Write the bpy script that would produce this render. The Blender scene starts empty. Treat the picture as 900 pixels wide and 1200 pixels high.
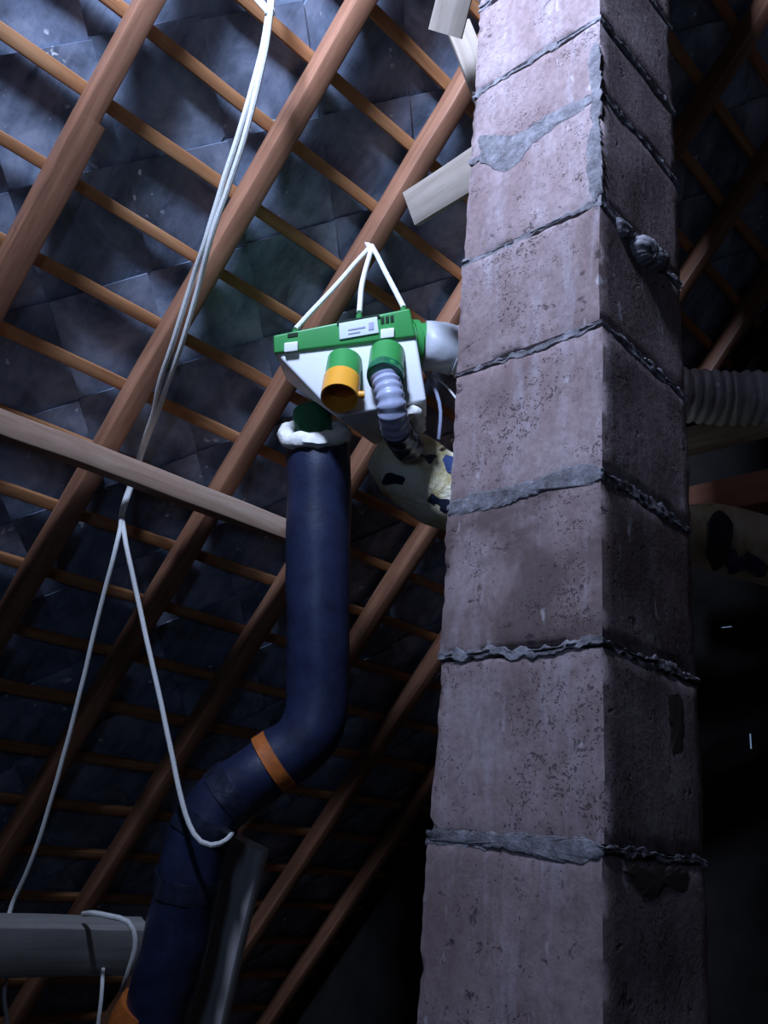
import bpy, bmesh, math, random
import numpy as np
from mathutils import Vector, Matrix, noise

# ------------------------------------------------------------------ camera, light, exposure
SC = bpy.context.scene
COL = SC.collection
RIGHT = Vector((0.67946753, -0.72894162, 0.08347445))     # camera axes in the world
DOWN = Vector((0.31588556, 0.18794799, -0.92999563))
FWD = Vector((0.66222367, 0.65827021, 0.35796669))
FOCAL = 1060.32                                            # pixels of a 900 x 1200 frame
EYE = Vector((0.0, 0.0, 1.5))
cam = bpy.data.cameras.new('camera')
cam.sensor_fit = 'VERTICAL'
cam.sensor_height = 36.0
cam.lens = FOCAL / 1200.0 * 36.0
cam.clip_start = 0.02
cam_o = bpy.data.objects.new('camera', cam)
COL.objects.link(cam_o)
m = Matrix((RIGHT, -DOWN, -FWD)).transposed().to_4x4()
m.translation = EYE
cam_o.matrix_world = m
SC.camera = cam_o

world = bpy.data.worlds.new('sky')
SC.world = world
world.use_nodes = True
bg = world.node_tree.nodes['Background']
bg.inputs[0].default_value = (0.42, 0.62, 1.0, 1)
bg.inputs[1].default_value = 0.3

WIN_Y, WIN_Z, WIN_W, WIN_H, GABLE_X = 0.64, 4.20, 0.46, 0.46, -0.50
lamp = bpy.data.lights.new('day_and_fill_light', 'AREA')
lamp.shape = 'RECTANGLE'
lamp.size, lamp.size_y = WIN_H, WIN_W
lamp.color = (0.54, 0.67, 1.0)
lamp.energy = 275.0
lamp_o = bpy.data.objects.new('day_and_fill_light', lamp)
COL.objects.link(lamp_o)
lamp_o.location = (GABLE_X + 0.004, WIN_Y, WIN_Z)
lamp_o.rotation_euler = (0, -math.pi / 2, 0)               # shines through the gable window along +X

FILL_WIN = (0.45, 1.95, 0.40, 0.40)                            # made-up low window for the fill lamp: y, z, width, height
fill_lamp = bpy.data.lights.new('day_and_fill_light', 'AREA')  # added blue fill to brighten the dark lower left
fill_lamp.shape = 'RECTANGLE'
fill_lamp.size, fill_lamp.size_y = FILL_WIN[3], FILL_WIN[2]
fill_lamp.color = (0.40, 0.58, 1.0)
fill_lamp.energy = 5.0
lamp_o = bpy.data.objects.new('day_and_fill_light', fill_lamp)
COL.objects.link(lamp_o)
lamp_o.location = (GABLE_X + 0.012, FILL_WIN[0], FILL_WIN[1])
lamp_o.rotation_euler = (0, -math.pi / 2, 0)

vs = SC.view_settings
vs.view_transform = 'Standard'
vs.look = 'None'
vs.gamma = 1.0
vs.use_curve_mapping = False
vs.exposure = 0.0

# ------------------------------------------------------------------ helpers
def A(px, py, depth):
    """World point seen at a photograph pixel, at a given distance along the view axis."""
    return EYE + (RIGHT * ((px - 450.0) / FOCAL) + DOWN * ((py - 600.0) / FOCAL) + FWD) * depth

def nz(p, s=1.0, seed=0.0):
    return noise.noise(Vector(p) * s + Vector((seed * 7.31, seed * 3.17, seed * 5.77)))

def world_of(o):
    v = Vector(o.location)
    while o.parent:
        o = o.parent
        v += Vector(o.location)
    return v

def smooth_mesh(me, ang=40):
    me.polygons.foreach_set('use_smooth', [True] * len(me.polygons))
    try:
        me.set_sharp_from_angle(angle=math.radians(ang))
    except Exception:
        pass

def obj(name, bm, mat, parent=None, origin=None, smooth=True, ang=40):
    """ONE mesh object from world-space geometry; a child keeps it relative to its parent."""
    bmesh.ops.recalc_face_normals(bm, faces=bm.faces)
    if parent:
        o0 = world_of(parent)
    else:
        o0 = Vector(origin) if origin is not None else Vector((0, 0, 0))
    bmesh.ops.translate(bm, verts=bm.verts, vec=-o0)
    me = bpy.data.meshes.new(name)
    bm.to_mesh(me)
    bm.free()
    if smooth:
        smooth_mesh(me, ang)
    mats = mat if isinstance(mat, (list, tuple)) else [mat]
    for q in mats:
        me.materials.append(q)
    o = bpy.data.objects.new(name, me)
    COL.objects.link(o)
    if parent:
        o.parent = parent
    else:
        o.location = o0
    return o

def thing(name, label, cat, loc, group=None):
    o = bpy.data.objects.new(name, None)
    COL.objects.link(o)
    o.empty_display_size = 0.05
    o.location = loc
    return tag(o, label, cat, group)

def tag(o, label, cat, group=None):
    o['label'] = label
    o['category'] = cat
    if group:
        o['group'] = group
    return o

def struct(o):
    o['kind'] = 'structure'
    return o

def hexa(bm, a, b):
    """Solid between two quads a (4 points) and b (4 points)."""
    va = [bm.verts.new(p) for p in a]
    vb = [bm.verts.new(p) for p in b]
    bm.faces.new(va)
    bm.faces.new(vb[::-1])
    for i in range(4):
        j = (i + 1) % 4
        bm.faces.new((va[i], vb[i], vb[j], va[j]))
    return va + vb

def abox(bm, lo, hi):
    x0, y0, z0 = lo
    x1, y1, z1 = hi
    return hexa(bm, [(x0, y0, z0), (x1, y0, z0), (x1, y1, z0), (x0, y1, z0)],
                [(x0, y0, z1), (x1, y0, z1), (x1, y1, z1), (x0, y1, z1)])

def loft(bm, rings, close=True, cap=True):
    vr = [[bm.verts.new(p) for p in r] for r in rings]
    n = len(vr[0])
    for a, b in zip(vr[:-1], vr[1:]):
        for i in range(n if close else n - 1):
            j = (i + 1) % n
            bm.faces.new((a[i], a[j], b[j], b[i]))
    if cap:
        bm.faces.new(vr[0][::-1])
        bm.faces.new(vr[-1])
    return vr

def catmull(pts, per=10):
    pts = [Vector(p) for p in pts]
    P = [pts[0] * 2 - pts[1]] + pts + [pts[-1] * 2 - pts[-2]]
    out = []
    for i in range(1, len(P) - 2):
        a, b, c, d = P[i - 1], P[i], P[i + 1], P[i + 2]
        for k in range(per):
            t = k / per
            out.append(0.5 * ((2 * b) + (c - a) * t + (2 * a - 5 * b + 4 * c - d) * t * t + (3 * b - a - 3 * c + d) * t ** 3))
    out.append(pts[-1])
    return out

def resample(pts, step):
    L = [0.0]
    for a, b in zip(pts[:-1], pts[1:]):
        L.append(L[-1] + (b - a).length)
    n = max(2, int(L[-1] / step))
    out, j = [], 0
    for k in range(n + 1):
        s = L[-1] * k / n
        while j < len(pts) - 2 and L[j + 1] < s:
            j += 1
        t = (s - L[j]) / max(1e-9, L[j + 1] - L[j])
        out.append(pts[j].lerp(pts[j + 1], min(1, max(0, t))))
    return out

def frames(pts, ref=Vector((0.13, 0.21, 0.97))):
    fr = []
    prev = None
    for i, p in enumerate(pts):
        t = (pts[min(i + 1, len(pts) - 1)] - pts[max(i - 1, 0)]).normalized()
        if prev is None:
            u = (ref - t * ref.dot(t))
            if u.length < 0.2:
                r2 = Vector((1, 0.3, 0))
                u = r2 - t * r2.dot(t)
        else:
            u = prev - t * prev.dot(t)
        u.normalize()
        prev = u
        fr.append((p, t, u, t.cross(u)))
    return fr

def tube(bm, pts, rad, sides=20, cap=True, bump=0.0, bs=12.0, seed=0, ribs=None):
    """Round tube along pts; rad is a number or f(0..1); ribs = (pitch, height) for corrugation."""
    fr = frames(pts)
    rings = []
    s = 0.0
    n = len(fr)
    for i, (p, t, u, v) in enumerate(fr):
        if i:
            s += (p - fr[i - 1][0]).length
        r0 = rad(i / (n - 1)) if callable(rad) else rad
        if ribs:
            r0 += ribs[1] * math.cos(2 * math.pi * s / ribs[0])
        ring = []
        for k in range(sides):
            a = 2 * math.pi * k / sides
            d = u * math.cos(a) + v * math.sin(a)
            r = r0 + (bump * nz(p + d * r0, bs, seed) if bump else 0)
            ring.append(p + d * r)
        rings.append(ring)
    return loft(bm, rings, cap=cap)

def shell(bm, pts, r_out, r_in, sides=28):
    """Open pipe with wall thickness."""
    fr = frames(pts)
    def ring(f, r):
        p, t, u, v = f
        return [p + (u * math.cos(2 * math.pi * k / sides) + v * math.sin(2 * math.pi * k / sides)) * r for k in range(sides)]
    rings = [ring(f, r_out) for f in fr] + [ring(f, r_in) for f in fr[::-1]]
    vr = loft(bm, rings, cap=False)
    for k in range(sides):
        j = (k + 1) % sides
        bm.faces.new((vr[-1][k], vr[-1][j], vr[0][j], vr[0][k]))

def patch(bm, pts, rad, a0, a1, lift=0.004, nseg=18, ragged=0.25, seed=1, bump=0.006, bs=25):
    """Torn wrap lying on a tube, from angle a0 to a1, thick and ragged."""
    fr = frames(pts)
    n = len(fr)
    top, bot = [], []
    for i, (p, t, u, v) in enumerate(fr):
        r0 = rad(i / (n - 1)) if callable(rad) else rad
        j0 = a0 + ragged * nz(p, 22, seed)
        j1 = a1 + ragged * nz(p, 22, seed + 4)
        w = math.sin(math.pi * min(1, max(0, (i + 0.6) / (n + 0.2)))) ** 0.35
        mid, hf = (j0 + j1) / 2, (j1 - j0) / 2 * w
        rt, rb = [], []
        for k in range(nseg + 1):
            a = mid - hf + 2 * hf * k / nseg
            d = u * math.cos(a) + v * math.sin(a)
            r = r0 + lift + bump * nz(p + d * r0, bs, seed + 2)
            rt.append(p + d * r)
            rb.append(p + d * (r0 - 0.012))
        top.append(rt)
        bot.append(rb)
    loft(bm, [a + b[::-1] for a, b in zip(top, bot)])

def timber(bm, p0, p1, wv, hv, seg=14, r=0.006, wob=0.003, seed=0, taper=1.0, bow=None):
    """Sawn timber from p0 to p1; wv and hv are half-width vectors; arrises rounded, faces a little uneven."""
    p0, p1, wv, hv = Vector(p0), Vector(p1), Vector(wv), Vector(hv)
    wl, hl = wv.length, hv.length
    W, H = wv / wl, hv / hl
    cs = [(wl, hl - r), (wl - r * .3, hl - r * .3), (wl - r, hl), (-wl + r, hl), (-wl + r * .3, hl - r * .3), (-wl, hl - r),
          (-wl, -hl + r), (-wl + r * .3, -hl + r * .3), (-wl + r, -hl), (wl - r, -hl), (wl - r * .3, -hl + r * .3), (wl, -hl + r)]
    rings = []
    for i in range(seg + 1):
        t = i / seg
        c = p0.lerp(p1, t) + (bow * (4 * t * (1 - t)) if bow else Vector((0, 0, 0)))
        k = 1 + (taper - 1) * t
        ring = []
        for (a, b) in cs:
            q = c + W * a * k + H * b * k
            q = q + W * wob * nz(q, 4.0, seed) + H * wob * nz(q, 4.0, seed + 9)
            ring.append(q)
        rings.append(ring)
    loft(bm, rings)

def cord(bm, pts, r=0.006, sides=8, wob=0.0015, per=8):
    c = resample(catmull(pts, per), 0.03)
    c = [p + Vector((nz(p, 9, 1), nz(p, 9, 2), nz(p, 9, 3))) * wob for p in c]
    tube(bm, c, r, sides)

# ------------------------------------------------------------------ materials
class N:
    def __init__(s, name):
        s.m = bpy.data.materials.new(name)
        s.m.use_nodes = True
        s.t = s.m.node_tree
        s.b = s.t.nodes['Principled BSDF']
        s.tc = s.t.nodes.new('ShaderNodeTexCoord')
    def n(s, kind, **kw):
        q = s.t.nodes.new(kind)
        for k, v in kw.items():
            if k.startswith('i_'):
                q.inputs[k[2:].replace('_', ' ')].default_value = v
            else:
                setattr(q, k, v)
        return q
    def l(s, a, b):
        s.t.links.new(a, b)
    def coords(s, scale=(1, 1, 1), jitter=True):
        mp = s.n('ShaderNodeMapping')
        mp.inputs['Scale'].default_value = scale
        s.l(s.tc.outputs['Object'], mp.inputs['Vector'])
        if jitter:
            oi = s.n('ShaderNodeObjectInfo')
            mu = s.n('ShaderNodeMath', operation='MULTIPLY')
            mu.inputs[1].default_value = 37.0
            s.l(oi.outputs['Random'], mu.inputs[0])
            s.l(mu.outputs[0], mp.inputs['Location'])
        return mp.outputs[0]
    def noise(s, scale, detail=5, rough=0.6, vec=None, dist=0.0):
        q = s.n('ShaderNodeTexNoise')
        q.inputs['Scale'].default_value = scale
        q.inputs['Detail'].default_value = detail
        q.inputs['Roughness'].default_value = rough
        q.inputs['Distortion'].default_value = dist
        if vec is not None:
            s.l(vec, q.inputs['Vector'])
        return q.outputs['Fac']
    def ramp(s, fac, stops):
        q = s.n('ShaderNodeValToRGB')
        e = q.color_ramp.elements
        while len(e) < len(stops):
            e.new(0.5)
        for el, (p, c) in zip(e, stops):
            el.position = p
            el.color = (*c, 1) if not isinstance(c, float) else (c, c, c, 1)
        s.l(fac, q.inputs[0])
        return q.outputs[0]
    def mix(s, fac, a, b, mode='MIX'):
        q = s.n('ShaderNodeMix', data_type='RGBA', blend_type=mode)
        for sock, v in ((q.inputs[0], fac), (q.inputs[6], a), (q.inputs[7], b)):
            if isinstance(v, (int, float)):
                sock.default_value = v
            elif isinstance(v, tuple):
                sock.default_value = (*v, 1)
            else:
                s.l(v, sock)
        return q.outputs[2]
    def bump(s, h, strength=0.4, dist=0.01):
        q = s.n('ShaderNodeBump')
        q.inputs['Strength'].default_value = strength
        q.inputs['Distance'].default_value = dist
        s.l(h, q.inputs['Height'])
        s.l(q.outputs[0], s.b.inputs['Normal'])
    def out(s, color, rough=0.8, spec=0.3, metal=0.0):
        if isinstance(color, tuple):
            s.b.inputs['Base Color'].default_value = (*color, 1)
        else:
            s.l(color, s.b.inputs['Base Color'])
        if isinstance(rough, float):
            s.b.inputs['Roughness'].default_value = rough
        else:
            s.l(rough, s.b.inputs['Roughness'])
        s.b.inputs['Specular IOR Level'].default_value = spec
        s.b.inputs['Metallic'].default_value = metal
        return s.m

def wood(name, dark, mid, light, axis='x', rough=0.7, spec=0.3, fine=1.0, bump=0.25):
    k = N(name)
    sc = {'x': (0.6, 9, 9), 'y': (9, 0.6, 9), 'z': (9, 9, 0.6)}[axis]
    v = k.coords(tuple(c * fine for c in sc))
    g = k.noise(3.0, 8, 0.65, v, 0.6)
    col = k.ramp(g, [(0.28, dark), (0.5, mid), (0.74, light)])
    b = k.noise(3.5, 4, 0.6, k.coords())
    col = k.mix(k.ramp(b, [(0.35, 0.0), (0.75, 0.55)]), col, dark)
    kn = k.n('ShaderNodeTexVoronoi')
    kn.inputs['Scale'].default_value = 1.6
    k.l(k.coords({'x': (1, 3, 3), 'y': (3, 1, 3), 'z': (3, 3, 1)}[axis]), kn.inputs['Vector'])
    col = k.mix(k.ramp(kn.outputs['Distance'], [(0.05, 0.75), (0.12, 0.0)]), col, tuple(c * 0.35 for c in dark))
    k.bump(g, bump, 0.004)
    return k.out(col, rough, spec)

def plain(name, color, rough=0.5, spec=0.4, var=0.12, scale=18, bump=0.0, metal=0.0):
    k = N(name)
    f = k.noise(scale, 5, 0.6, k.coords())
    lo = tuple(c * (1 - var) for c in color)
    hi = tuple(min(1, c * (1 + var)) for c in color)
    col = k.ramp(f, [(0.3, lo), (0.7, hi)])
    if bump:
        k.bump(k.noise(scale * 3, 4, 0.6, k.coords()), bump, 0.004)
    return k.out(col, rough, spec, metal)

def mat_slate():
    k = N('slate')
    v = k.coords((1, 1, 1))
    a = k.noise(5.0, 7, 0.65, v, 0.4)
    col = k.ramp(a, [(0.3, (0.06, 0.078, 0.11)), (0.5, (0.19, 0.235, 0.32)), (0.72, (0.44, 0.50, 0.62))])
    st = k.noise(3.0, 6, 0.7, k.coords((7, 1.2, 7)))
    col = k.mix(k.ramp(st, [(0.45, 0.0), (0.72, 0.6)]), col, (0.34, 0.40, 0.52))
    oi = k.n('ShaderNodeObjectInfo')
    col = k.mix(0.55, col, k.ramp(oi.outputs['Random'], [(0.0, 0.25), (1.0, 0.75)]), 'OVERLAY')
    fl = k.noise(26.0, 2, 0.5, k.coords())
    zone = k.noise(3.2, 1, 0.5, k.coords())
    ff = k.mix(1.0, k.ramp(fl, [(0.655, 0.0), (0.69, 1.0)]), k.ramp(zone, [(0.58, 0.0), (0.62, 1.0)]), 'MULTIPLY')
    col = k.mix(ff, col, (0.75, 0.80, 0.86))
    k.bump(a, 0.35, 0.006)
    return k.out(col, 0.62, 0.35)

def mat_block(name, stained=False):
    k = N(name)
    v = k.coords((1, 1, 1))
    big = k.noise(4.2, 6, 0.65, v, 0.5)
    col = k.ramp(big, [(0.3, (0.17, 0.115, 0.11)), (0.5, (0.275, 0.20, 0.195)), (0.7, (0.37, 0.295, 0.295))])
    st = k.noise(3.0, 6, 0.7, k.coords((6, 6, 0.9)), 0.4)
    col = k.mix(k.ramp(st, [(0.50, 0.0), (0.70, 0.5)]), col, (0.43, 0.39, 0.42))
    if stained:
        sm = k.noise(5.5, 5, 0.6, v, 0.4)
        col = k.mix(k.ramp(sm, [(0.42, 0.0), (0.56, 0.75)]), col, (0.095, 0.060, 0.052))
    fine = k.noise(60.0, 4, 0.7, v)
    col = k.mix(k.ramp(fine, [(0.3, 0.45), (0.6, 0.0)]), col, (0.11, 0.075, 0.07))
    vo = k.n('ShaderNodeTexVoronoi')
    vo.inputs['Scale'].default_value = 62.0
    vo.inputs['Randomness'].default_value = 1.0
    k.l(k.mix(0.06, k.coords((1, 1, 0.75)), k.n('ShaderNodeTexNoise', i_Scale=30.0).outputs['Color'], 'ADD'), vo.inputs['Vector'])
    zone = k.ramp(k.noise(7.0, 3, 0.6, v), [(0.42, 0.10), (0.62, 0.36)])
    lt = k.n('ShaderNodeMath', operation='LESS_THAN')
    k.l(vo.outputs['Distance'], lt.inputs[0])
    k.l(zone, lt.inputs[1])
    pit = k.noise(26.0, 3, 0.6, v, 0.3)
    pm = k.mix(1.0, lt.outputs[0], k.ramp(pit, [(0.28, 1.0), (0.36, 0.0)]), 'LIGHTEN')
    col = k.mix(k.mix(1.0, pm, (0.8, 0.8, 0.8), 'MULTIPLY'), col, (0.060, 0.040, 0.040))
    sp = k.noise(34.0, 2, 0.5, k.coords((1, 1, 0.5)))
    col = k.mix(k.ramp(sp, [(0.68, 0.0), (0.75, 0.5)]), col, (0.56, 0.52, 0.54))
    oi = k.n('ShaderNodeObjectInfo')
    col = k.mix(0.30, col, k.ramp(oi.outputs['Random'], [(0.0, 0.36), (1.0, 0.64)]), 'OVERLAY')
    inv = k.n('ShaderNodeMath', operation='SUBTRACT')
    inv.inputs[0].default_value = 1.0
    k.l(pm, inv.inputs[1])
    k.bump(k.mix(0.45, inv.outputs[0], fine), 0.5, 0.005)
    return k.out(col, 0.9, 0.2)

def mat_mortar():
    k = N('mortar')
    v = k.coords()
    a = k.noise(30.0, 6, 0.7, v)
    col = k.ramp(a, [(0.3, (0.08, 0.072, 0.074)), (0.5, (0.175, 0.165, 0.175)), (0.75, (0.33, 0.32, 0.34))])
    k.bump(k.noise(70.0, 5, 0.7, v), 0.8, 0.006)
    return k.out(col, 0.95, 0.1)

M = {}
M['slate'] = mat_slate()
M['block'] = mat_block('chimney_block')
M['block_stained'] = mat_block('chimney_block_stained', True)
M['mortar'] = mat_mortar()
M['soot'] = plain('soot_stain', (0.075, 0.052, 0.045), 0.9, 0.1)
M['batten'] = wood('batten_wood', (0.22, 0.085, 0.034), (0.46, 0.21, 0.085), (0.60, 0.33, 0.16), 'x')
M['rafter'] = wood('rafter_wood', (0.14, 0.062, 0.034), (0.30, 0.135, 0.075), (0.42, 0.22, 0.13), 'y', 0.5, 0.45)
M['pale'] = wood('pale_wood', (0.26, 0.20, 0.155), (0.44, 0.36, 0.29), (0.60, 0.52, 0.44), 'x')
M['purlin'] = wood('purlin_wood', (0.30, 0.175, 0.115), (0.50, 0.34, 0.245), (0.64, 0.49, 0.39), 'x')
M['grey_wood'] = wood('grey_wood', (0.17, 0.16, 0.15), (0.30, 0.285, 0.27), (0.42, 0.40, 0.38), 'x')
M['post'] = wood('post_wood', (0.34, 0.32, 0.30), (0.50, 0.48, 0.46), (0.60, 0.58, 0.56), 'z')
M['offcut'] = wood('offcut_wood', (0.20, 0.155, 0.12), (0.34, 0.285, 0.23), (0.46, 0.40, 0.34), 'y', 0.85)
M['red_beam'] = wood('red_beam_wood', (0.20, 0.08, 0.045), (0.34, 0.145, 0.085), (0.42, 0.20, 0.12), 'y')
M['cord'] = plain('white_cord', (0.72, 0.72, 0.68), 0.7, 0.2, 0.1, 120, 0.5)
M['white'] = plain('white_plastic', (0.80, 0.82, 0.83), 0.38, 0.5, 0.03, 8)
M['green'] = plain('green_plastic', (0.04, 0.27, 0.065), 0.38, 0.5, 0.08, 10)
M['dgreen'] = plain('dark_and_shaded_green', (0.012, 0.13, 0.055), 0.4, 0.5, 0.3, 30)
M['yellow'] = plain('yellow_plastic', (0.80, 0.36, 0.035), 0.32, 0.6, 0.08, 10)
M['slot'] = plain('dark_slot', (0.012, 0.03, 0.014), 0.6, 0.2)
M['paper'] = plain('label_paper', (0.68, 0.74, 0.84), 0.5, 0.3, 0.03)
M['print'] = plain('label_print', (0.42, 0.40, 0.55), 0.6, 0.2)
M['navy'] = plain('navy_foil', (0.014, 0.019, 0.047), 0.42, 0.45, 0.35, 14, 0.25)
M['orange'] = plain('orange_collar', (0.42, 0.115, 0.022), 0.55, 0.35, 0.25, 30, 0.2)
M['foam'] = plain('white_foam', (0.80, 0.78, 0.72), 0.9, 0.1, 0.12, 40, 0.6)
M['grey_duct'] = plain('grey_duct', (0.50, 0.51, 0.54), 0.34, 0.55, 0.12, 20, 0.15)
M['silver'] = plain('silver_duct', (0.34, 0.37, 0.50), 0.35, 0.5, 0.15, 20, 0.15)
M['tape'] = plain('dark_tape', (0.016, 0.020, 0.036), 0.3, 0.6, 0.4, 30, 0.4)
M['blue_tape'] = plain('blue_tape', (0.045, 0.07, 0.17), 0.22, 0.7, 0.35, 24, 0.5)
M['dark_wood'] = wood('dark_wood', (0.035, 0.022, 0.015), (0.07, 0.045, 0.03), (0.11, 0.075, 0.05), 'x')
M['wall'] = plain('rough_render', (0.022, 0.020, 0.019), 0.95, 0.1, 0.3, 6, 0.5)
M['floor'] = wood('floor_board', (0.06, 0.045, 0.035), (0.10, 0.075, 0.058), (0.14, 0.11, 0.085), 'x', 0.9, 0.1)
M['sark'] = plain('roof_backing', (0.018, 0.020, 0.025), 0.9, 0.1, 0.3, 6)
M['frame'] = plain('painted_frame', (0.55, 0.53, 0.50), 0.6, 0.3)

def yellow_foam():
    k = N('yellow_foam')
    v = k.coords()
    a = k.noise(9.0, 6, 0.65, v, 0.5)
    col = k.ramp(a, [(0.30, (0.34, 0.25, 0.07)), (0.44, (0.68, 0.60, 0.36)), (0.60, (0.80, 0.77, 0.62)), (0.8, (0.62, 0.48, 0.14))])
    k.bump(k.noise(16.0, 6, 0.65, v, 0.6), 0.9, 0.018)
    return k.out(col, 0.8, 0.2)
M['yfoam'] = yellow_foam()

def glass():
    k = N('window_glass')
    nt = k.t
    tr = k.n('ShaderNodeBsdfTransparent')
    tr.inputs[0].default_value = (0.93, 0.96, 0.97, 1)
    gl = k.n('ShaderNodeBsdfGlossy')
    gl.inputs['Roughness'].default_value = 0.03
    fr = k.n('ShaderNodeFresnel')
    fr.inputs[0].default_value = 1.45
    mx = k.n('ShaderNodeMixShader')
    k.l(fr.outputs[0], mx.inputs[0])
    k.l(tr.outputs[0], mx.inputs[1])
    k.l(gl.outputs[0], mx.inputs[2])
    k.l(mx.outputs[0], nt.nodes['Material Output'].inputs['Surface'])
    return k.m
M['glass'] = glass()

# ------------------------------------------------------------------ roof geometry
TH = math.radians(50.364)                       # pitch of the roof slope in view
UP = Vector((0, -math.cos(TH), math.sin(TH)))   # up the slope
NO = Vector((0, math.sin(TH), math.cos(TH)))    # outwards
EX = Vector((1, 0, 0))
D1, RT = 2.75, 0.085                            # inner face of the rafters, their depth
D2 = D1 + RT                                    # battens lie on the rafters
D3 = D2 + 0.030                                 # slates lie on the battens
def roof(x, s, d):
    return EYE + EX * x + UP * s + NO * d
S_RIDGE = 4.40
S_EAVE = -4.35
X0, X1 = GABLE_X, 4.05

ZFL = 0.0
# the setting
bm = bmesh.new()
abox(bm, (X0, -5.2, -0.1), (X1, 6.6, ZFL))
struct(obj('floor', bm, M['floor'], smooth=False))

bm = bmesh.new()
q = [roof(X0, S_EAVE, D3 + 0.075), roof(X1, S_EAVE, D3 + 0.075), roof(X1, S_RIDGE, D3 + 0.075), roof(X0, S_RIDGE, D3 + 0.075)]
hexa(bm, q, [p + NO * 0.04 for p in q])
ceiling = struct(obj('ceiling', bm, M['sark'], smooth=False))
RM = Matrix((EX, UP, -NO)).transposed()
CEIL = RM.to_4x4()                              # local axes: x along the battens, y up the slope
CEIL.translation = roof(X0, S_EAVE, D3)
ceiling.data.transform(CEIL.inverted())
ceiling.matrix_world = CEIL
ridge = roof(0, S_RIDGE, D3 + 0.075)
bm = bmesh.new()
y2 = ridge.y - (ridge.z - ZFL) / math.tan(TH)
q = [Vector((X0, ridge.y, ridge.z)), Vector((X1, ridge.y, ridge.z)), Vector((X1, y2, ZFL)), Vector((X0, y2, ZFL))]
hexa(bm, q, [p + Vector((0, -0.06, 0.05)) for p in q])
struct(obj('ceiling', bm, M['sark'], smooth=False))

def gable(name, x, t, hole):
    """Gable wall (in the YZ plane) of quads round a rectangular opening, plus openings of its own size."""
    bm = bmesh.new()
    ye = roof(0, S_EAVE, D3).y + 0.2
    ys = sorted({y2, ye, ridge.y} | {h[0] for h in hole} | {h[1] for h in hole})
    def ztop(y):
        return ridge.z - abs(y - ridge.y) * math.tan(TH)
    zs = sorted({ZFL} | {h[2] for h in hole} | {h[3] for h in hole})
    for z in zs[1:]:
        ys += [ridge.y - (ridge.z - z) / math.tan(TH), ridge.y + (ridge.z - z) / math.tan(TH)]
    ys = sorted(ys)
    for ya, yb in zip(ys[:-1], ys[1:]):
        for za, zb in zip(zs, zs[1:] + [None]):
            if any(h[0] - 1e-6 <= ya and yb <= h[1] + 1e-6 and zb is not None and h[2] - 1e-6 <= za and zb <= h[3] + 1e-6 for h in hole):
                continue
            ta, tb = (max(za, ztop(ya)), max(za, ztop(yb))) if zb is None else (min(zb, max(za, ztop(ya))), min(zb, max(za, ztop(yb))))
            if ta - za < 1e-4 and tb - za < 1e-4:
                continue
            a = [Vector((x, ya, za)), Vector((x, yb, za)), Vector((x, yb, tb)), Vector((x, ya, ta))]
            hexa(bm, a, [p + Vector((t, 0, 0)) for p in a])
    return struct(obj(name, bm, M['wall'], smooth=False))

WINS = [(WIN_Y - WIN_W / 2, WIN_Y + WIN_W / 2, WIN_Z - WIN_H / 2, WIN_Z + WIN_H / 2),
        (FILL_WIN[0] - FILL_WIN[2] / 2, FILL_WIN[0] + FILL_WIN[2] / 2, FILL_WIN[1] - FILL_WIN[3] / 2, FILL_WIN[1] + FILL_WIN[3] / 2)]
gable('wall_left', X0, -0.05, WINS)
# chinks in the far gable let specks of daylight through
def on_wall(px, py):
    d = A(px, py, 1) - EYE
    return EYE + d * (X1 / d.x)
h1, h2 = on_wall(850, 734), on_wall(878, 868)
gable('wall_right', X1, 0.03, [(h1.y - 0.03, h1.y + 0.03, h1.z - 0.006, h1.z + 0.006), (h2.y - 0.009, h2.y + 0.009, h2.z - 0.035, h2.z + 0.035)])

for i, (wy0, wy1, wz0, wz1) in enumerate(WINS):
    bm = bmesh.new()
    for lo, hi in (((wy0, wz0), (wy1, wz0 + .03)), ((wy0, wz1 - .03), (wy1, wz1)), ((wy0, wz0 + .03), (wy0 + .03, wz1 - .03)), ((wy1 - .03, wz0 + .03), (wy1, wz1 - .03))):
        abox(bm, (X0 - 0.05, lo[0], lo[1]), (X0 - 0.005, hi[0], hi[1]))
    if i == 0:
        abox(bm, (X0 + 0.001, wy0 - 0.12, wz0 - 0.035), (X0 + 0.16, wy1 + 0.25, wz0 - 0.005))    # unseen board added to shade the lower chimney and roof
    win = struct(obj('window_%d' % (i + 1), bm, M['frame'], smooth=False))  # the second window is made up to go with the fill lamp
    bm = bmesh.new()
    abox(bm, (X0 - 0.032, wy0 + .03, wz0 + .03), (X0 - 0.028, wy1 - .03, wz1 - .03))
    obj('pane', bm, M['glass'], win, smooth=False)

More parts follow.
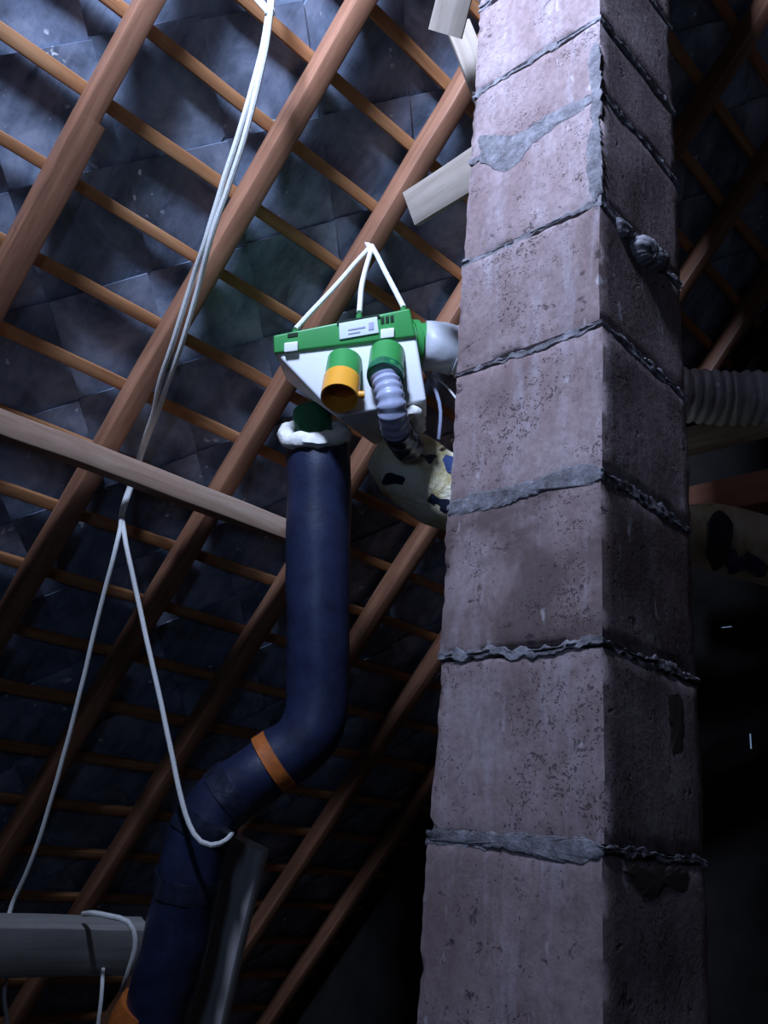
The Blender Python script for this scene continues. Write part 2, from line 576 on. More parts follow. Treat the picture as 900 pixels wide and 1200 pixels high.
# slates: diamond pattern, each one an object
random.seed(4)
bm = bmesh.new()
hd, tip = 0.283, 0.045                          # half diagonal, clipped side corners
out = [(0, -hd), (hd - tip, -tip), (hd - tip, tip), (0, hd), (-hd + tip, tip), (-hd + tip, -tip)]
a = [bm.verts.new((x, y, 0.003)) for x, y in out]
b = [bm.verts.new((x, y, -0.003)) for x, y in out]
bm.faces.new(a)
bm.faces.new(b[::-1])
for i in range(6):
    j = (i + 1) % 6
    bm.faces.new((a[j], a[i], b[i], b[j]))
bmesh.ops.recalc_face_normals(bm, faces=bm.faces)
slate_me = bpy.data.meshes.new('slate')
bm.to_mesh(slate_me)
bm.free()
slate_me.materials.append(M['slate'])
GA = 0.2404
S0 = -0.541
n_sl = 0
for r in range(-13, 11):
    s = S0 + (r + 0.35) * GA
    for c in range(10):
        x = -0.26 + c * 0.48 + (0.24 if r % 2 else 0)
        o = bpy.data.objects.new('slate', slate_me)
        COL.objects.link(o)
        o.parent = ceiling
        tilt = Matrix.Rotation(math.radians(2.6 + random.uniform(-.25, .25)), 3, 'X')   # upper tip lies inside the row above
        spin = Matrix.Rotation(math.radians(random.uniform(-1.3, 1.3)), 3, 'Z')
        mw = (RM @ tilt @ spin).to_4x4()
        mw.translation = roof(x + random.uniform(-.006, .006), s + random.uniform(-.006, .006), D3 + 0.022 + random.uniform(-.0008, .0008))
        o.matrix_basis = CEIL.inverted() @ mw
        n_sl += 1

def roof_frame(o, origin):
    """Give a roof member local axes: x along the battens, y up the slope."""
    mw = RM.to_4x4()
    mw.translation = origin
    inv = mw.inverted()
    o.data.transform(inv @ Matrix.Translation(o.location))
    o.matrix_world = mw

for k in range(-12, 15):
    s = S0 + k * GA + 0.008 * nz((k, 0, 0), 1.7)
    bm = bmesh.new()
    hw = 0.019 + 0.003 * nz((k, 3, 1), 1.3)
    timber(bm, roof(X0 + 0.01, s, D2 + 0.0135), roof(X1 - 0.01, s + 0.01 * nz((k, 5, 2), 2.1), D2 + 0.0135), UP * hw, NO * 0.0125, 40, 0.003, 0.004, k)
    o = obj('batten', bm, M['batten'])
    roof_frame(o, roof(X0, s, D2))
    mw = o.matrix_world.copy()
    o.parent = ceiling
    o.matrix_basis = CEIL.inverted() @ mw

RL = {0: 'brown rafter nearest the gable window, first in the row',
      1: 'second brown rafter, last one before the rafter with a stepped splice',
      2: 'brown rafter with a stepped splice at the upper left corner of the photo',
      3: 'long brown rafter running up behind the hanging white cords',
      4: 'brown rafter from which the green and white ventilation unit hangs',
      5: 'brown rafter with a pale split edge, coming down behind the elbow of the dark duct',
      6: 'rafter crossing directly behind the white-collared top of the dark duct in deep shade',
      7: 'shaded rafter just left of the chimney, behind the yellow foam duct',
      8: 'shaded rafter mostly hidden behind the chimney, first beyond the yellow duct',
      9: 'dim last rafter right of the chimney, against the dark end wall'}
RX = [-0.32, 0.24, 0.770, 1.300, 1.775, 2.268, 2.79, 3.31, 3.83]
for i, x in enumerate(RX):
    bm = bmesh.new()
    w = 0.034
    lo, hi = S_EAVE + 0.25, S_RIDGE - 0.15
    dx = -0.005 if i == 3 else 0.0
    if i == 2:
        sp = 0.10
        timber(bm, roof(x + 0.006, lo, D1 + RT / 2), roof(x + 0.006, sp + 0.02, D1 + RT / 2), EX * (w + 0.007), NO * RT / 2, 22, 0.008, 0.004, i)
        timber(bm, roof(x - 0.004, sp - 0.35, D1 + RT / 2 + 0.002), roof(x - 0.004, hi, D1 + RT / 2 + 0.002), EX * (w - 0.003), NO * (RT / 2 - 0.003), 22, 0.008, 0.004, i + 20)
    else:
        timber(bm, roof(x + dx, lo, D1 + RT / 2), roof(x - dx, hi, D1 + RT / 2), EX * w, NO * RT / 2, 44, 0.010, 0.006, i)
    o = obj('rafter', bm, M['rafter'])
    roof_frame(o, roof(x, lo, D1))
    tag(o, RL[i], 'rafter', 'rafters of the roof slope')

# ------------------------------------------------------------------ chimney
CX, CY, CW = 1.295, 0.756, 0.353
CH = thing('chimney', 'square chimney stack of rough pinkish-brown blocks with sloppy grey mortar', 'chimney', (CX + CW / 2, CY + CW / 2, ZFL))
JZ = [0.0, 0.30, 0.61, 0.92, 1.235, 1.543, 1.864, 2.170, 2.477, 2.762, 3.052, 3.262, 3.55, 3.85, 4.15, 4.87]
def block(z0, z1, seed):
    bm = bmesh.new()
    n = 18
    lo = Vector((CX, CY, z0 + 0.004))
    sz = Vector((CW, CW, z1 - z0 - 0.008))
    bmesh.ops.create_cube(bm, size=1.0)
    bmesh.ops.subdivide_edges(bm, edges=bm.edges[:], cuts=n, use_grid_fill=True)
    off = Vector((nz((seed, 0, 0), 3.3), nz((seed, 4, 0), 3.3), 0)) * 0.005
    for v in bm.verts:
        u = v.co + Vector((.5, .5, .5))
        p = lo + Vector((u.x * sz.x, u.y * sz.y, u.z * sz.z))
        e = [min(u[i], 1 - u[i]) * sz[i] for i in range(3)]
        ed = sorted(e)
        near = max(0, 1 - ed[1] / 0.018)
        chip = near * (0.0030 + 0.005 * max(0, nz(p, 16, seed)) + 0.003 * nz(p, 50, seed))
        for i in range(3):
            if e[i] < 0.018 + 1e-6:
                sgn = 1 if u[i] < .5 else -1
                p[i] += sgn * chip
        p += Vector((nz(p, 7, seed), nz(p, 7, seed + 3), 0)) * 0.003
        p += off
        p.z = min(p.z, EYE.z + (D1 - 0.012 - math.sin(TH) * p.y) / math.cos(TH))   # cut to the roof slope
        v.co = p
    return obj('block', bm, M['block_stained' if abs(z0 - 1.864) < .01 else 'block'], CH, ang=60)
for i in range(len(JZ) - 1):
    block(JZ[i], JZ[i + 1], i * 1.7 + 2)

def perim(t, out):
    """Point on the stack's square outline, t in 0..4, pushed outwards."""
    t %= 4
    i = int(t)
    f = t - i
    c = [(0, 0), (1, 0), (1, 1), (0, 1)]
    a, b = c[i], c[(i + 1) % 4]
    x, y = a[0] + (b[0] - a[0]) * f, a[1] + (b[1] - a[1]) * f
    cx, cy = x - .5, y - .5
    mx = max(abs(cx), abs(cy))
    k = (0.5 * CW + out) / (0.5)
    return CX + CW / 2 + cx * k, CY + CW / 2 + cy * k

for i, z in enumerate(JZ[1:-1]):
    sd = i * 2.3 + 1
    bm = bmesh.new()
    rings = [[], [], [], [], [], [], []]
    for k in range(400):
        t = 4 * k / 400
        x, y = perim(t, 0)
        p = Vector((x, y, z))
        up = 0.008 + 0.016 * max(-0.3, nz(p, 9, sd)) + 0.012 * nz(p, 45, sd) + 0.006 * nz(p, 110, sd)
        dn = 0.008 + 0.018 * max(-0.3, nz(p, 8, sd + 5)) + 0.012 * nz(p, 40, sd + 5) + 0.006 * nz(p, 100, sd)
        up, dn = max(0.003, up), max(0.003, dn)
        prd = 0.0006 + 0.0022 * nz(p, 45, sd + 2) + 0.003 * max(0, nz(p, 9, sd + 8))
        crack = nz(p, 14, sd + 11) + 0.5 * nz(p, 60, sd)
        mid = prd - 0.001 if crack < 0.12 else -0.014
        zz = z + 0.005 * nz(p, 6, sd + 3) + 0.004 * nz(p, 30, sd + 3)
        for ring, (dz, out) in zip(rings, ((-dn, -0.006), (-dn * .75, prd * .5), (-dn * .3, prd), (0.002 * nz(p, 60, sd), mid), (up * .3, prd), (up * .75, prd * .4), (up, -0.006))):
            x, y = perim(t, out)
            ring.append(Vector((x, y, zz + dz)))
    loft(bm, rings, cap=True)
    obj('mortar_joint', bm, M['mortar'], CH, ang=50)

def smear(name, face, pts, th, mat, seed=0, sub=3, rough=0.007):
    """Thin irregular cake of mortar on a face: 'L' is the face towards -X, 'R' the one towards -Y; pts are (across, z)."""
    bm = bmesh.new()
    P = catmull([Vector((a, z, 0)) for a, z in pts + pts[:1]], 8)[:-1]
    P = resample(P + P[:1], 0.004)[:-1]
    P = [p + Vector((nz(p, 45, seed) + .6 * nz(p, 150, seed), nz(p, 45, seed + 1) + .6 * nz(p, 150, seed), 0)) * rough for p in P]
    c = sum(P, Vector()) / len(P)
    def w(p, o):
        return Vector((CX - o, CY + p.x, p.y)) if face == 'L' else Vector((CX + p.x, CY - o, p.y))
    rings = []
    for k, o in ((1.0, -0.004), (0.98, th * .5), (0.8, th), (0.45, th * 1.15), (0.08, th * 1.2)):
        rings.append([w(c + (p - c) * k, o + th * 0.35 * nz(p * k, 50, seed + 2)) for p in P])
    loft(bm, rings)
    return obj(name, bm, mat, CH, ang=60)
def face_px(face, px, py):
    d = A(px, py, 1) - EYE
    p = EYE + d * ((CX / d.x) if face == 'L' else (CY / d.y))
    return (p.y - CY, p.z) if face == 'L' else (p.x - CX, p.z)
smear('mortar_smear', 'L', [face_px('L', *q) for q in ((697, 48), (704, 60), (704, 150), (703, 232), (692, 228), (688, 180), (694, 150), (690, 130), (697, 100), (690, 70))], 0.0025, M['mortar'], 1)
smear('mortar_smear', 'L', [face_px('L', *q) for q in ((560, 160), (578, 164), (600, 160), (640, 140), (690, 112), (692, 122), (650, 150), (622, 172), (608, 190), (588, 203), (570, 192), (562, 186))], 0.002, M['mortar'], 2)
smear('mortar_smear', 'L', [face_px('L', *q) for q in ((526, 590), (560, 578), (620, 565), (670, 546), (700, 545), (700, 566), (650, 572), (600, 590), (560, 600), (526, 606))], 0.003, M['mortar'], 3)
smear('mortar_smear', 'L', [face_px('L', *q) for q in ((500, 972), (560, 974), (640, 980), (700, 988), (700, 1010), (640, 1006), (590, 996), (540, 986), (502, 984))], 0.003, M['mortar'], 4)
smear('mortar_lump', 'R', [face_px('R', *q) for q in ((742, 276), (756, 284), (768, 294), (777, 308), (774, 318), (760, 314), (748, 304), (741, 290))], 0.020, M['mortar'], 5)
smear('mortar_lump', 'R', [face_px('R', *q) for q in ((722, 256), (732, 262), (742, 274), (736, 280), (726, 270))], 0.008, M['mortar'], 6)
smear('soot_stain', 'R', [face_px('R', *q) for q in ((730, 1018), (770, 1016), (806, 1022), (804, 1046), (786, 1038), (764, 1056), (746, 1040))], 0.0012, M['soot'], 7, rough=0.008)
smear('soot_stain', 'R', [face_px('R', *q) for q in ((782, 812), (800, 816), (803, 860), (800, 900), (788, 898), (784, 850))], 0.0012, M['soot'], 8, rough=0.008)

# ------------------------------------------------------------------ timbers
def beam(name, mat, p0, p1, wv, hv, label, cat, axis, seg=24, r=0.006, wob=0.004, seed=0, parent=None):
    """A timber with local axes along it (x, y or z, to match its wood material)."""
    bm = bmesh.new()
    timber(bm, p0, p1, wv, hv, seg, r, wob, seed)
    o = obj(name, bm, mat)
    t = (Vector(p1) - Vector(p0)).normalized()
    u = Vector(wv).normalized()
    v = t.cross(u)
    cols = {'x': (t, u, v), 'y': (v, t, u), 'z': (u, v, t)}[axis]
    mw = Matrix(cols).transposed().to_4x4()
    mw.translation = Vector(p0)
    o.data.transform(mw.inverted())
    o.matrix_world = mw
    return tag(o, label, cat)

def rx(v, deg):
    return Matrix.Rotation(math.radians(deg), 3, 'X') @ Vector(v)

# upper purlin along the battens' direction
pa = A(0, 497, 2.665)
pq = A(330, 621, 1) - EYE
pq = EYE + pq * ((pa.y - EYE.y) / pq.y)
dpx = (pq - pa) / (pq.x - pa.x)
xe = A(452, 660, 3.2).x + 0.03
beam('purlin', M['purlin'], pa + dpx * (X0 + 0.005 - pa.x), pa + dpx * (xe - pa.x), rx((0, 0.066, 0), 14), rx((0, 0, 0.036), 14),
     'pale brown horizontal purlin under the rafters that the white cords pass behind', 'beam', 'x', 40, 0.006, 0.005, 3)
lc = A(80, 1108, 2.95)
beam('tie_beam', M['grey_wood'], Vector((X0 + 0.005, lc.y, lc.z)), Vector((A(222, 1100, 2.95).x, lc.y, lc.z)), rx((0, 0.045, 0), 24), rx((0, 0, 0.083), 24),
     'greyish horizontal tie beam at the lower left with cord knotted round it', 'beam', 'x', 30, 0.005, 0.004, 5)
pt, pb = A(288, 985, 2.91), A(237, 1200, 2.91)
dirp = (pb - pt).normalized()
pbase = pt + dirp * ((pt.z - ZFL) / -dirp.z)
sv = (RIGHT - dirp * RIGHT.dot(dirp)).normalized()
fv = dirp.cross(sv)
bs_ = (sv * 0.85 + fv * 0.52).normalized()
bm = bmesh.new()
cs = []
bv = dirp.cross(bs_)
beam('brace_post', M['post'], pbase + Vector((0, 0, 0.012)), pt, bs_ * 0.085, bv * 0.022,
     'pale leaning post standing behind the lower end of the dark duct', 'post', 'z', 24, 0.006, 0.004, 6)

YD = Vector((0, 1, 0))
r1 = A(857, 505, 3.05)
beam('collar_beam', M['pale'], Vector((r1.x, -1.35, r1.z)), Vector((r1.x, 1.62, r1.z)), EX * 0.035, Vector((0, 0, 0.040)),
     'pale collar beam right of the chimney carrying the grey corrugated duct', 'beam', 'x', 20, 0.005, 0.004, 7)
r2 = A(880, 578, 3.45)
beam('collar_beam', M['red_beam'], Vector((r2.x, -1.35, r2.z)), Vector((r2.x, 1.60, r2.z)), EX * 0.045, Vector((0, 0, 0.065)),
     'reddish brown beam right of the chimney behind the yellow foam duct', 'beam', 'y', 20, 0.005, 0.004, 8)

# short boards beside the head of the chimney
def board(p, q, wv, tv, label, mat='offcut', seed=0):
    return beam('board', M[mat], p, q, wv, tv, label, 'board', 'y', 8, 0.003, 0.005, seed)
b0, b1 = A(483, 246, 2.62), A(585, 180, 2.42)
d = (b1 - b0).normalized()
fu = FWD - d * FWD.dot(d)
fu.normalize()
board(b0, b1, d.cross(fu) * 0.052, fu * 0.014, 'pale sawn board end sticking out left of the chimney below its top', seed=1)
b0, b1 = A(522, 40, 2.45), A(548, -60, 2.35)
d = (b1 - b0).normalized()
fu = (FWD - d * FWD.dot(d)).normalized()
board(b0, b1, d.cross(fu) * 0.046, fu * 0.014, 'short pale board end hanging at the top edge left of the chimney', seed=2)
b0, b1 = A(536, 30, 2.62), A(580, 140, 2.55)
d = (b1 - b0).normalized()
fu = (FWD - d * FWD.dot(d)).normalized()
board(b0, b1, d.cross(fu) * 0.036, fu * 0.012, 'narrow tan board slanting down behind the top left edge of the chimney', seed=3)

# ------------------------------------------------------------------ ventilation unit
VD = 2.88
VU = thing('ventilation_unit', 'green and white box ventilation unit hanging by cords from a rafter', 'ventilation unit', A(420, 430, VD))
def rounded(name, pts_a, pts_b, mat, bev, parent=VU):
    bm = bmesh.new()
    hexa(bm, pts_a, pts_b)
    bmesh.ops.recalc_face_normals(bm, faces=bm.faces)
    bmesh.ops.bevel(bm, geom=bm.edges[:], offset=bev, segments=3, affect='EDGES', profile=0.6)
    return obj(name, bm, mat, parent, ang=50)
F, B = 2.76, 3.06
body = rounded('housing', [A(321, 412, F), A(487, 391, F), A(500, 470, F - .012), A(394, 489, F - .012)],
               [A(336, 447, B), A(492, 428, B), A(500, 490, B), A(440, 522, B)], M['white'], 0.010)
rounded('lid', [A(320, 393, F - .012), A(480, 361, F - .012), A(487, 394, F - .012), A(321, 414, F - .012)],
        [A(345, 425, B), A(488, 398, B), A(492, 430, B), A(338, 446, B)], M['green'], 0.006)
def decal(name, px, d, th, mat, parent=VU, bev=0.002):
    f = [A(x, y, d) for x, y in px]
    b = [A(x, y, d + th) for x, y in px]
    return rounded(name, f, b, mat, bev, parent)
lab = decal('sticker', [(397, 379), (442, 371), (444, 390), (398, 398)], F - .017, 0.010, M['paper'])
decal('sticker_print', [(408, 385.5), (428, 382), (428, 384), (408, 387.5)], F - .0185, 0.003, M['print'], lab, 0.0004)
decal('sticker_print', [(408, 390.5), (422, 388), (422, 389.5), (408, 392)], F - .0185, 0.003, M['print'], lab, 0.0004)
decal('sticker_print', [(432, 378), (438, 377), (438, 386), (432, 387)], F - .0185, 0.003, M['print'], lab, 0.0004)
decal('sticker_surround', [(394, 377), (444, 368), (446, 372), (395, 381)], F - .016, 0.008, M['slot'], VU, 0.001)
decal('vent_slot', [(337, 391), (349, 389), (349, 394), (337, 396)], F - .014, 0.010, M['slot'], VU, 0.001)
for i in range(3):
    decal('vent_slot', [(446 + i * 5.6, 372 - i), (450 + i * 5.6, 371 - i), (450.5 + i * 5.6, 379 - i), (446.5 + i * 5.6, 380 - i)], F - .014, 0.010, M['slot'], VU, 0.001)
for (x, y) in ((341, 407), (454, 391)):
    decal('clip', [(x - 8, y - 5), (x + 8, y - 7), (x + 8, y + 4), (x - 8, y + 6)], F - .022, 0.016, M['white'], VU, 0.003)
def seg_line(p, d, L, n=6):
    return [p + d * (L * i / n) for i in range(n + 1)]
dz = Vector((0.0, 0.0, -1.0))
ax = (dz - FWD * 0.45).normalized()
# capped outlet
p = A(404, 424, F + .005)
bm = bmesh.new()
tube(bm, seg_line(p, ax, 0.100), 0.0535, 32)
s1 = obj('spigot', bm, M['green'], VU)
bm = bmesh.new()
shell(bm, seg_line(p + ax * 0.085, ax, 0.080), 0.0560, 0.051, 36)
cap = obj('outlet_sleeve', bm, M['yellow'], s1)
bm = bmesh.new()
tube(bm, seg_line(p + ax * 0.100, ax, 0.006), 0.0525, 28)
obj('damper', bm, M['orange'], s1)
bm = bmesh.new()
tube(bm, seg_line(p + ax * 0.150 + RIGHT * 0.055, RIGHT, 0.018), 0.011, 10)
obj('sleeve_lug', bm, M['yellow'], s1)
# ducted outlet
p = A(454, 414, F + .005)
bm = bmesh.new()
tube(bm, seg_line(p, ax, 0.110), 0.0535, 32)
s2 = obj('spigot', bm, M['green'], VU)
bm = bmesh.new()
tube(bm, seg_line(p + ax * 0.085, ax, 0.030, 12), 0.0560, 32, bump=0.006, bs=30)
obj('clamp_ring', bm, M['dgreen'], s2)
hose_start = p + ax * 0.112
# rear outlet to the dark duct, side outlet to the grey duct
bm = bmesh.new()
tube(bm, [A(366, 484, 3.05), A(367, 496, 3.03), A(368, 518, 3.00)], 0.066, 32)
obj('spigot', bm, M['dgreen'], VU)  # darker green puts the housing's shade into the colour
bm = bmesh.new()
tube(bm, [A(470, 404, 2.93), A(486, 404, 2.935), A(501, 405, 2.94)], lambda t: 0.071, 32)
s4 = obj('spigot', bm, M['green'], VU)
bm = bmesh.new()
tube(bm, [A(482, 404, 2.93), A(489, 404, 2.935)], 0.080, 32)
obj('flange', bm, M['green'], s4)
bm = bmesh.new()
abox(bm, (-1, -1, -1), (1, 1, 1))
bm.free()
for (x, y, dd) in ((346, 389, F), (421, 371, F + .02), (473, 363, F)):
    bm = bmesh.new()
    tube(bm, [A(x, y + 6, dd), A(x, y - 2, dd)], 0.010, 10)
    obj('hanging_eye', bm, M['green'], VU)

# ------------------------------------------------------------------ cords
apex = A(435, 288, 3.13)
c = thing('hanging_cord', 'three white cord strands meeting in a point above the green and white unit', 'cord', apex)
for pts in (((346, 386, F + 0.0), (392, 336, 2.90), (434, 289, 3.13)),
            ((421, 366, F + .02), (425, 330, 2.92), (436, 289, 3.13)),
            ((473, 360, F + 0.0), (455, 325, 2.90), (436, 288, 3.13))):
    bm = bmesh.new()
    cord(bm, [A(*q) for q in pts], 0.0085)
    obj('strand', bm, M['cord'], c)
bm = bmesh.new()
tube(bm, resample([apex + Vector((0, 0, -.010)), apex + NO * 0.03], 0.01), 0.010, 10)
obj('knot', bm, M['cord'], c)

kn = A(316, 14, 2.50)
c = thing('hanging_cord', 'long doubled white cord hanging from the roof in front of the rafters', 'cord', kn)
for pts in (((316, 10, 2.5), (306, 62, 2.52), (285, 140, 2.55), (262, 212, 2.60), (240, 285, 2.66), (225, 330, 2.72), (203, 400, 2.80), (188, 445, 2.88), (178, 490, 2.99), (164, 530, 3.10), (157, 560, 3.13)),
            ((318, 10, 2.49), (310, 62, 2.51), (291, 145, 2.54), (270, 212, 2.59), (247, 280, 2.65), (233, 335, 2.72), (214, 400, 2.80), (200, 440, 2.87), (182, 490, 2.99), (167, 530, 3.10), (160, 560, 3.13))):
    bm = bmesh.new()
    cord(bm, [A(*q) for q in pts], 0.0082)
    obj('strand', bm, M['cord'], c)
for pts in (((317, 14, 2.5), (318, 0, 2.5), (322, -40, 2.62)), ((315, 13, 2.5), (300, -4, 2.55), (296, -14, 2.585))):
    bm = bmesh.new()
    cord(bm, [A(*q) for q in pts], 0.0105)
    obj('strand', bm, M['cord'], c)
bm = bmesh.new()
bmesh.ops.create_icosphere(bm, subdivisions=2, radius=0.016, matrix=Matrix.Translation(kn))
obj('knot', bm, M['cord'], c)

c = thing('support_cord', 'white cord pair spreading like a tent below the upper purlin to hold the dark duct', 'cord', A(142, 612, 2.84))
bm = bmesh.new()
cord(bm, [A(*q) for q in ((157, 555, 3.13), (142, 600, 3.08), (139, 628, 2.86), (112, 735, 2.86), (76, 880, 2.88), (40, 1000, 2.90), (14, 1060, 2.93), (9, 1085, 2.86))], 0.0072)
obj('strand', bm, M['cord'], c)
bm = bmesh.new()
cord(bm, [A(*q) for q in ((160, 555, 3.13), (145, 600, 3.08), (146, 628, 2.86), (164, 715, 2.80), (190, 830, 2.72), (210, 925, 2.65), (222, 968, 2.615), (236, 987, 2.60), (252, 990, 2.612), (266, 984, 2.66), (272, 976, 2.74))], 0.0076)
obj('strand', bm, M['cord'], c)

fr_d = 2.845
c = thing('tied_cord', 'white cord tied round the grey tie beam with loose ends hanging below', 'cord', A(130, 1080, fr_d))
bm = bmesh.new()
cord(bm, [A(*q) for q in ((98, 1071, 2.93), (110, 1070, 2.86), (130, 1074, 2.85), (148, 1079, 2.84), (157, 1092, 2.835), (158, 1112, 2.835), (152, 1134, 2.84), (147, 1150, 2.86), (143, 1160, 2.92))], 0.0085)
obj('strand', bm, M['cord'], c)
bm = bmesh.new()
cord(bm, [A(*q) for q in ((121, 1135, 2.98), (119, 1165, 2.92), (114, 1215, 2.9), (112, 1280, 2.9))], 0.0065)
obj('strand', bm, M['cord'], c)
bm = bmesh.new()
cord(bm, [A(*q) for q in ((14, 1135, 2.95), (5, 1160, 2.9), (8, 1195, 2.9), (14, 1280, 2.9))], 0.0065)
obj('strand', bm, M['cord'], c)

# ------------------------------------------------------------------ dark insulated duct
ID = thing('insulated_duct', 'navy foil-wrapped round duct bending down from the ventilation unit', 'duct', A(178, 1240, 2.75))
up = resample(catmull([A(372, 516, 2.99), A(373, 600, 2.95), A(373, 700, 2.90), A(373, 790, 2.87), A(370, 838, 2.85), A(352, 872, 2.83), A(318, 893, 2.82)], 12), 0.02)
bm = bmesh.new()
tube(bm, up, lambda t: 0.107 - 0.010 * t, 40, bump=0.007, bs=7, seed=2)
obj('upper_sleeve', bm, M['navy'], ID)
lo = resample(catmull([A(326, 890, 2.82), A(285, 918, 2.80), A(250, 950, 2.78), A(228, 995, 2.76), A(215, 1060, 2.75), A(199, 1130, 2.74), A(181, 1200, 2.74), A(165, 1270, 2.74)], 12), 0.02)
bm = bmesh.new()
tube(bm, lo, lambda t: 0.093 + 0.010 * t, 40, bump=0.009, bs=9, seed=3)
low = obj('lower_sleeve', bm, M['navy'], ID)
bm = bmesh.new()
cdir = (A(304, 904, 2.81) - A(326, 889, 2.82)).normalized()
tube(bm, [A(322, 893, 2.815) - cdir * 0.022, A(322, 893, 2.815), A(322, 893, 2.815) + cdir * 0.022], 0.101, 36, bump=0.003, bs=20)
obj('collar', bm, M['orange'], ID)
bm = bmesh.new()
tube(bm, resample(catmull([A(176, 1178, 2.74), A(166, 1205, 2.74), A(156, 1260, 2.74)], 8), 0.02), lambda t: 0.092 + 0.03 * t, 36, bump=0.004, bs=20)
obj('collar', bm, M['orange'], ID)
bm = bmesh.new()
ring = []
for k in range(40):
    a = 2 * math.pi * k / 40
    ring.append((a,))
u_, v_ = RIGHT, (FWD - DOWN * 0.35).normalized()
cen = A(369, 507, 2.97)
pts = [cen + u_ * math.cos(a) * 0.095 + v_ * math.sin(a) * 0.095 + Vector((0, 0, 1)) * (0.022 * nz((math.cos(a), math.sin(a), 0), 2.2, 4)) for (a,) in ring]
fr = []
rings = []
for k in range(41):
    p = pts[k % 40]
    t = (pts[(k + 1) % 40] - pts[(k - 1) % 40]).normalized()
    u = (cen - p).normalized()
    v = t.cross(u)
    rings.append([p + (u * math.cos(b * math.pi / 5) + v * math.sin(b * math.pi / 5)) * (0.026 + 0.012 * nz(p + u * math.cos(b * math.pi / 5) * .03 + v * math.sin(b * math.pi / 5) * 0.03, 30, 2)) for b in range(10)])
loft(bm, rings, cap=False)
obj('foam_rim', bm, M['foam'], ID)
for t0, t1, sd in ((0.135, 0.165, 1), (0.245, 0.275, 2), (0.40, 0.43, 3)):
    n = len(lo)
    a, b = int(t0 * n), max(int(t0 * n) + 3, int(t1 * n))
    bm = bmesh.new()
    tube(bm, lo[a:b + 1], lambda t: 0.096 + 0.010 * t0 + 0.002, 36, bump=0.004, bs=22, seed=sd)
    obj('tape_band', bm, M['tape'], low)

# ------------------------------------------------------------------ grey corrugated duct behind the chimney
GD = thing('flexible_duct', 'grey corrugated flexible duct from the unit passing behind the chimney', 'duct', A(520, 410, 2.96))
path = resample(catmull([A(496, 405, 2.945), A(520, 408, 2.95), A(560, 418, 2.97), (A(700, 452, 3.02)), A(835, 466, 3.0), A(880, 467, 2.98), A(980, 470, 2.95)], 12), 0.0045)
n0 = 22
bm = bmesh.new()
tube(bm, path[:n0 + 1], 0.080, 32, bump=0.005, bs=24)
obj('cuff', bm, M['grey_duct'], GD)
bm = bmesh.new()
tube(bm, path[n0:], lambda t: 0.082 + 0.010 * t, 32, ribs=(0.034, 0.0042), bump=0.005, bs=14)
obj('corrugated_hose', bm, M['grey_duct'], GD)

# ------------------------------------------------------------------ silver hose and yellow foam duct
SH = thing('flexible_hose', 'short silver corrugated hose under the middle green outlet of the unit', 'hose', A(458, 455, 2.85))
path = resample(catmull([hose_start, A(458, 470, 2.66), A(461, 490, 2.68), A(466, 508, 2.74), A(480, 526, 2.86)], 10), 0.005)
bm = bmesh.new()
tube(bm, path, 0.042, 28, ribs=(0.024, 0.0030))
hose = obj('corrugated_hose', bm, M['silver'], SH)
n = len(path)
bm = bmesh.new()
tube(bm, path[int(n * .55):int(n * .95)], 0.048, 24, bump=0.012, bs=28)
obj('tape_wrap', bm, M['tape'], SH)

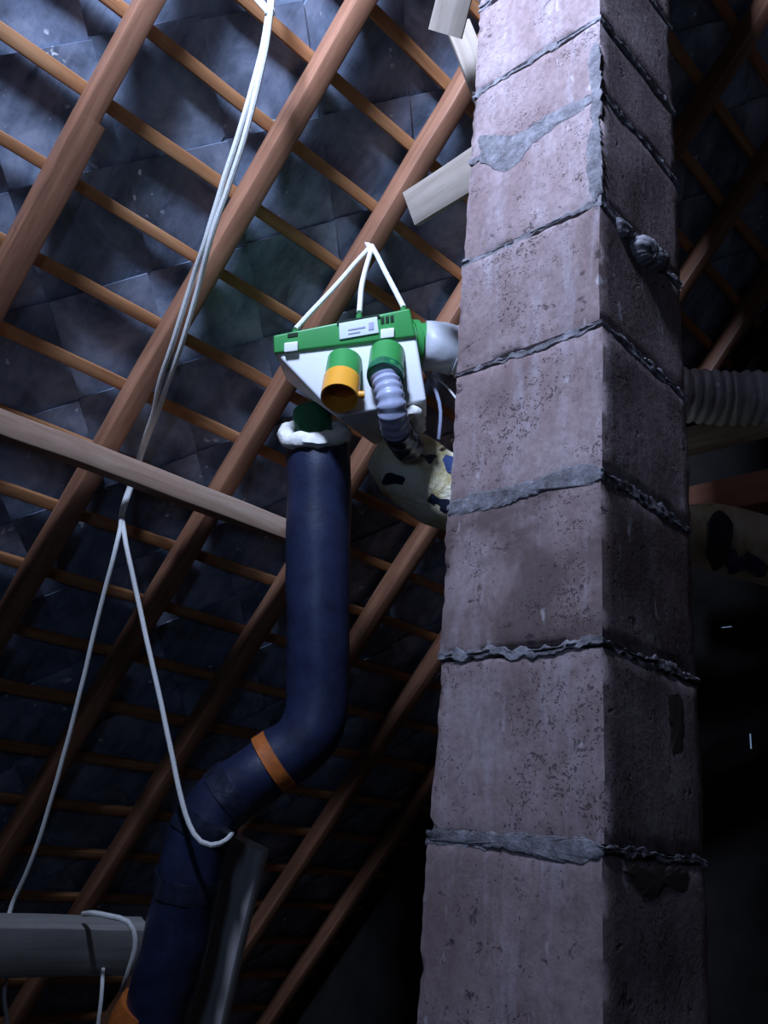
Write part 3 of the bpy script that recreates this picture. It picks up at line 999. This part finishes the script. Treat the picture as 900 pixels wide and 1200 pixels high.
YF = thing('foam_wrapped_duct', 'yellow foam-wrapped duct with dark tape crossing behind the chimney', 'duct', A(520, 575, 3.05))
ypath = resample(catmull([A(446, 528, 3.06), A(480, 550, 3.04), A(520, 574, 3.03), A(580, 602, 3.04), A(700, 622, 3.08), A(840, 630, 3.10), A(900, 645, 3.08), A(1000, 675, 3.05)], 12), 0.02)
def yrad(t):
    return 0.128 - 0.02 * t
bm = bmesh.new()
tube(bm, ypath, lambda t: yrad(t) * min(1, 0.55 + 9 * t), 40, bump=0.022, bs=7.5, seed=6)
yf = obj('foam_wrap', bm, M['yfoam'], YF)
def yseg(x0, x1):
    """Stretch of the yellow duct between two photo columns."""
    def col(p):
        q = p - EYE
        return 450 + FOCAL * q.dot(RIGHT) / q.dot(FWD)
    i = [k for k, p in enumerate(ypath) if x0 <= col(p) <= x1]
    return ypath[i[0]:i[-1] + 1]
def ang_to(pts, target):
    p, t, u, v = frames(pts)[len(pts) // 2]
    w = target - p
    return math.atan2(w.dot(v), w.dot(u))
def fine(pts):
    return resample(pts, 0.008)
for name, x0, x1, tx, ty, half, mt, sd in (('tape_patch', 500, 560, 516, 514, 0.30, 'blue_tape', 1), ('tape_patch', 466, 490, 477, 585, 0.14, 'tape', 2),
                                           ('tape_patch', 506, 540, 522, 600, 0.17, 'tape', 3), ('tape_patch', 478, 500, 486, 512, 0.16, 'tape', 4),
                                           ('tape_patch', 838, 900, 868, 700, 0.32, 'blue_tape', 5), ('tape_patch', 812, 846, 834, 630, 0.8, 'tape', 6)):
    pts = fine(yseg(x0, x1))
    a = ang_to(pts, A(tx, ty, 2.86))
    bm = bmesh.new()
    patch(bm, pts, 0.122, a - half, a + half, 0.010, 16, 0.35, sd, 0.007, 22)
    obj(name, bm, M[mt], yf)
bm = bmesh.new()
pts = fine(yseg(845, 950))
tube(bm, [p + Vector((0, 0, 0.085)) - FWD * 0.04 for p in pts], 0.028, 14, bump=0.008, bs=20)
obj('foam_fold', bm, M['yfoam'], yf)
bm = bmesh.new()
tube(bm, resample(catmull([A(468, 496, 2.78), A(478, 484, 2.76), A(486, 486, 2.78), A(490, 500, 2.90)], 8), 0.006), 0.022, 14, bump=0.012, bs=35)
obj('foam_lump', bm, M['foam'], YF)

c = tag(obj('cable', (lambda b: (cord(b, [A(*q) for q in ((497, 432, 2.98), (508, 452, 2.97), (516, 480, 2.96), (514, 515, 2.94))], 0.006), b)[1])(bmesh.new()), M['silver']),
        'thin grey cable hanging between the unit and the chimney', 'cable')
c = tag(obj('cable', (lambda b: (cord(b, [A(*q) for q in ((508, 440, 2.99), (524, 454, 2.97), (545, 478, 2.95), (580, 500, 2.95))], 0.0035), b)[1])(bmesh.new()), M['cord']),
        'thin pale wire running from below the grey duct in behind the chimney', 'cable')
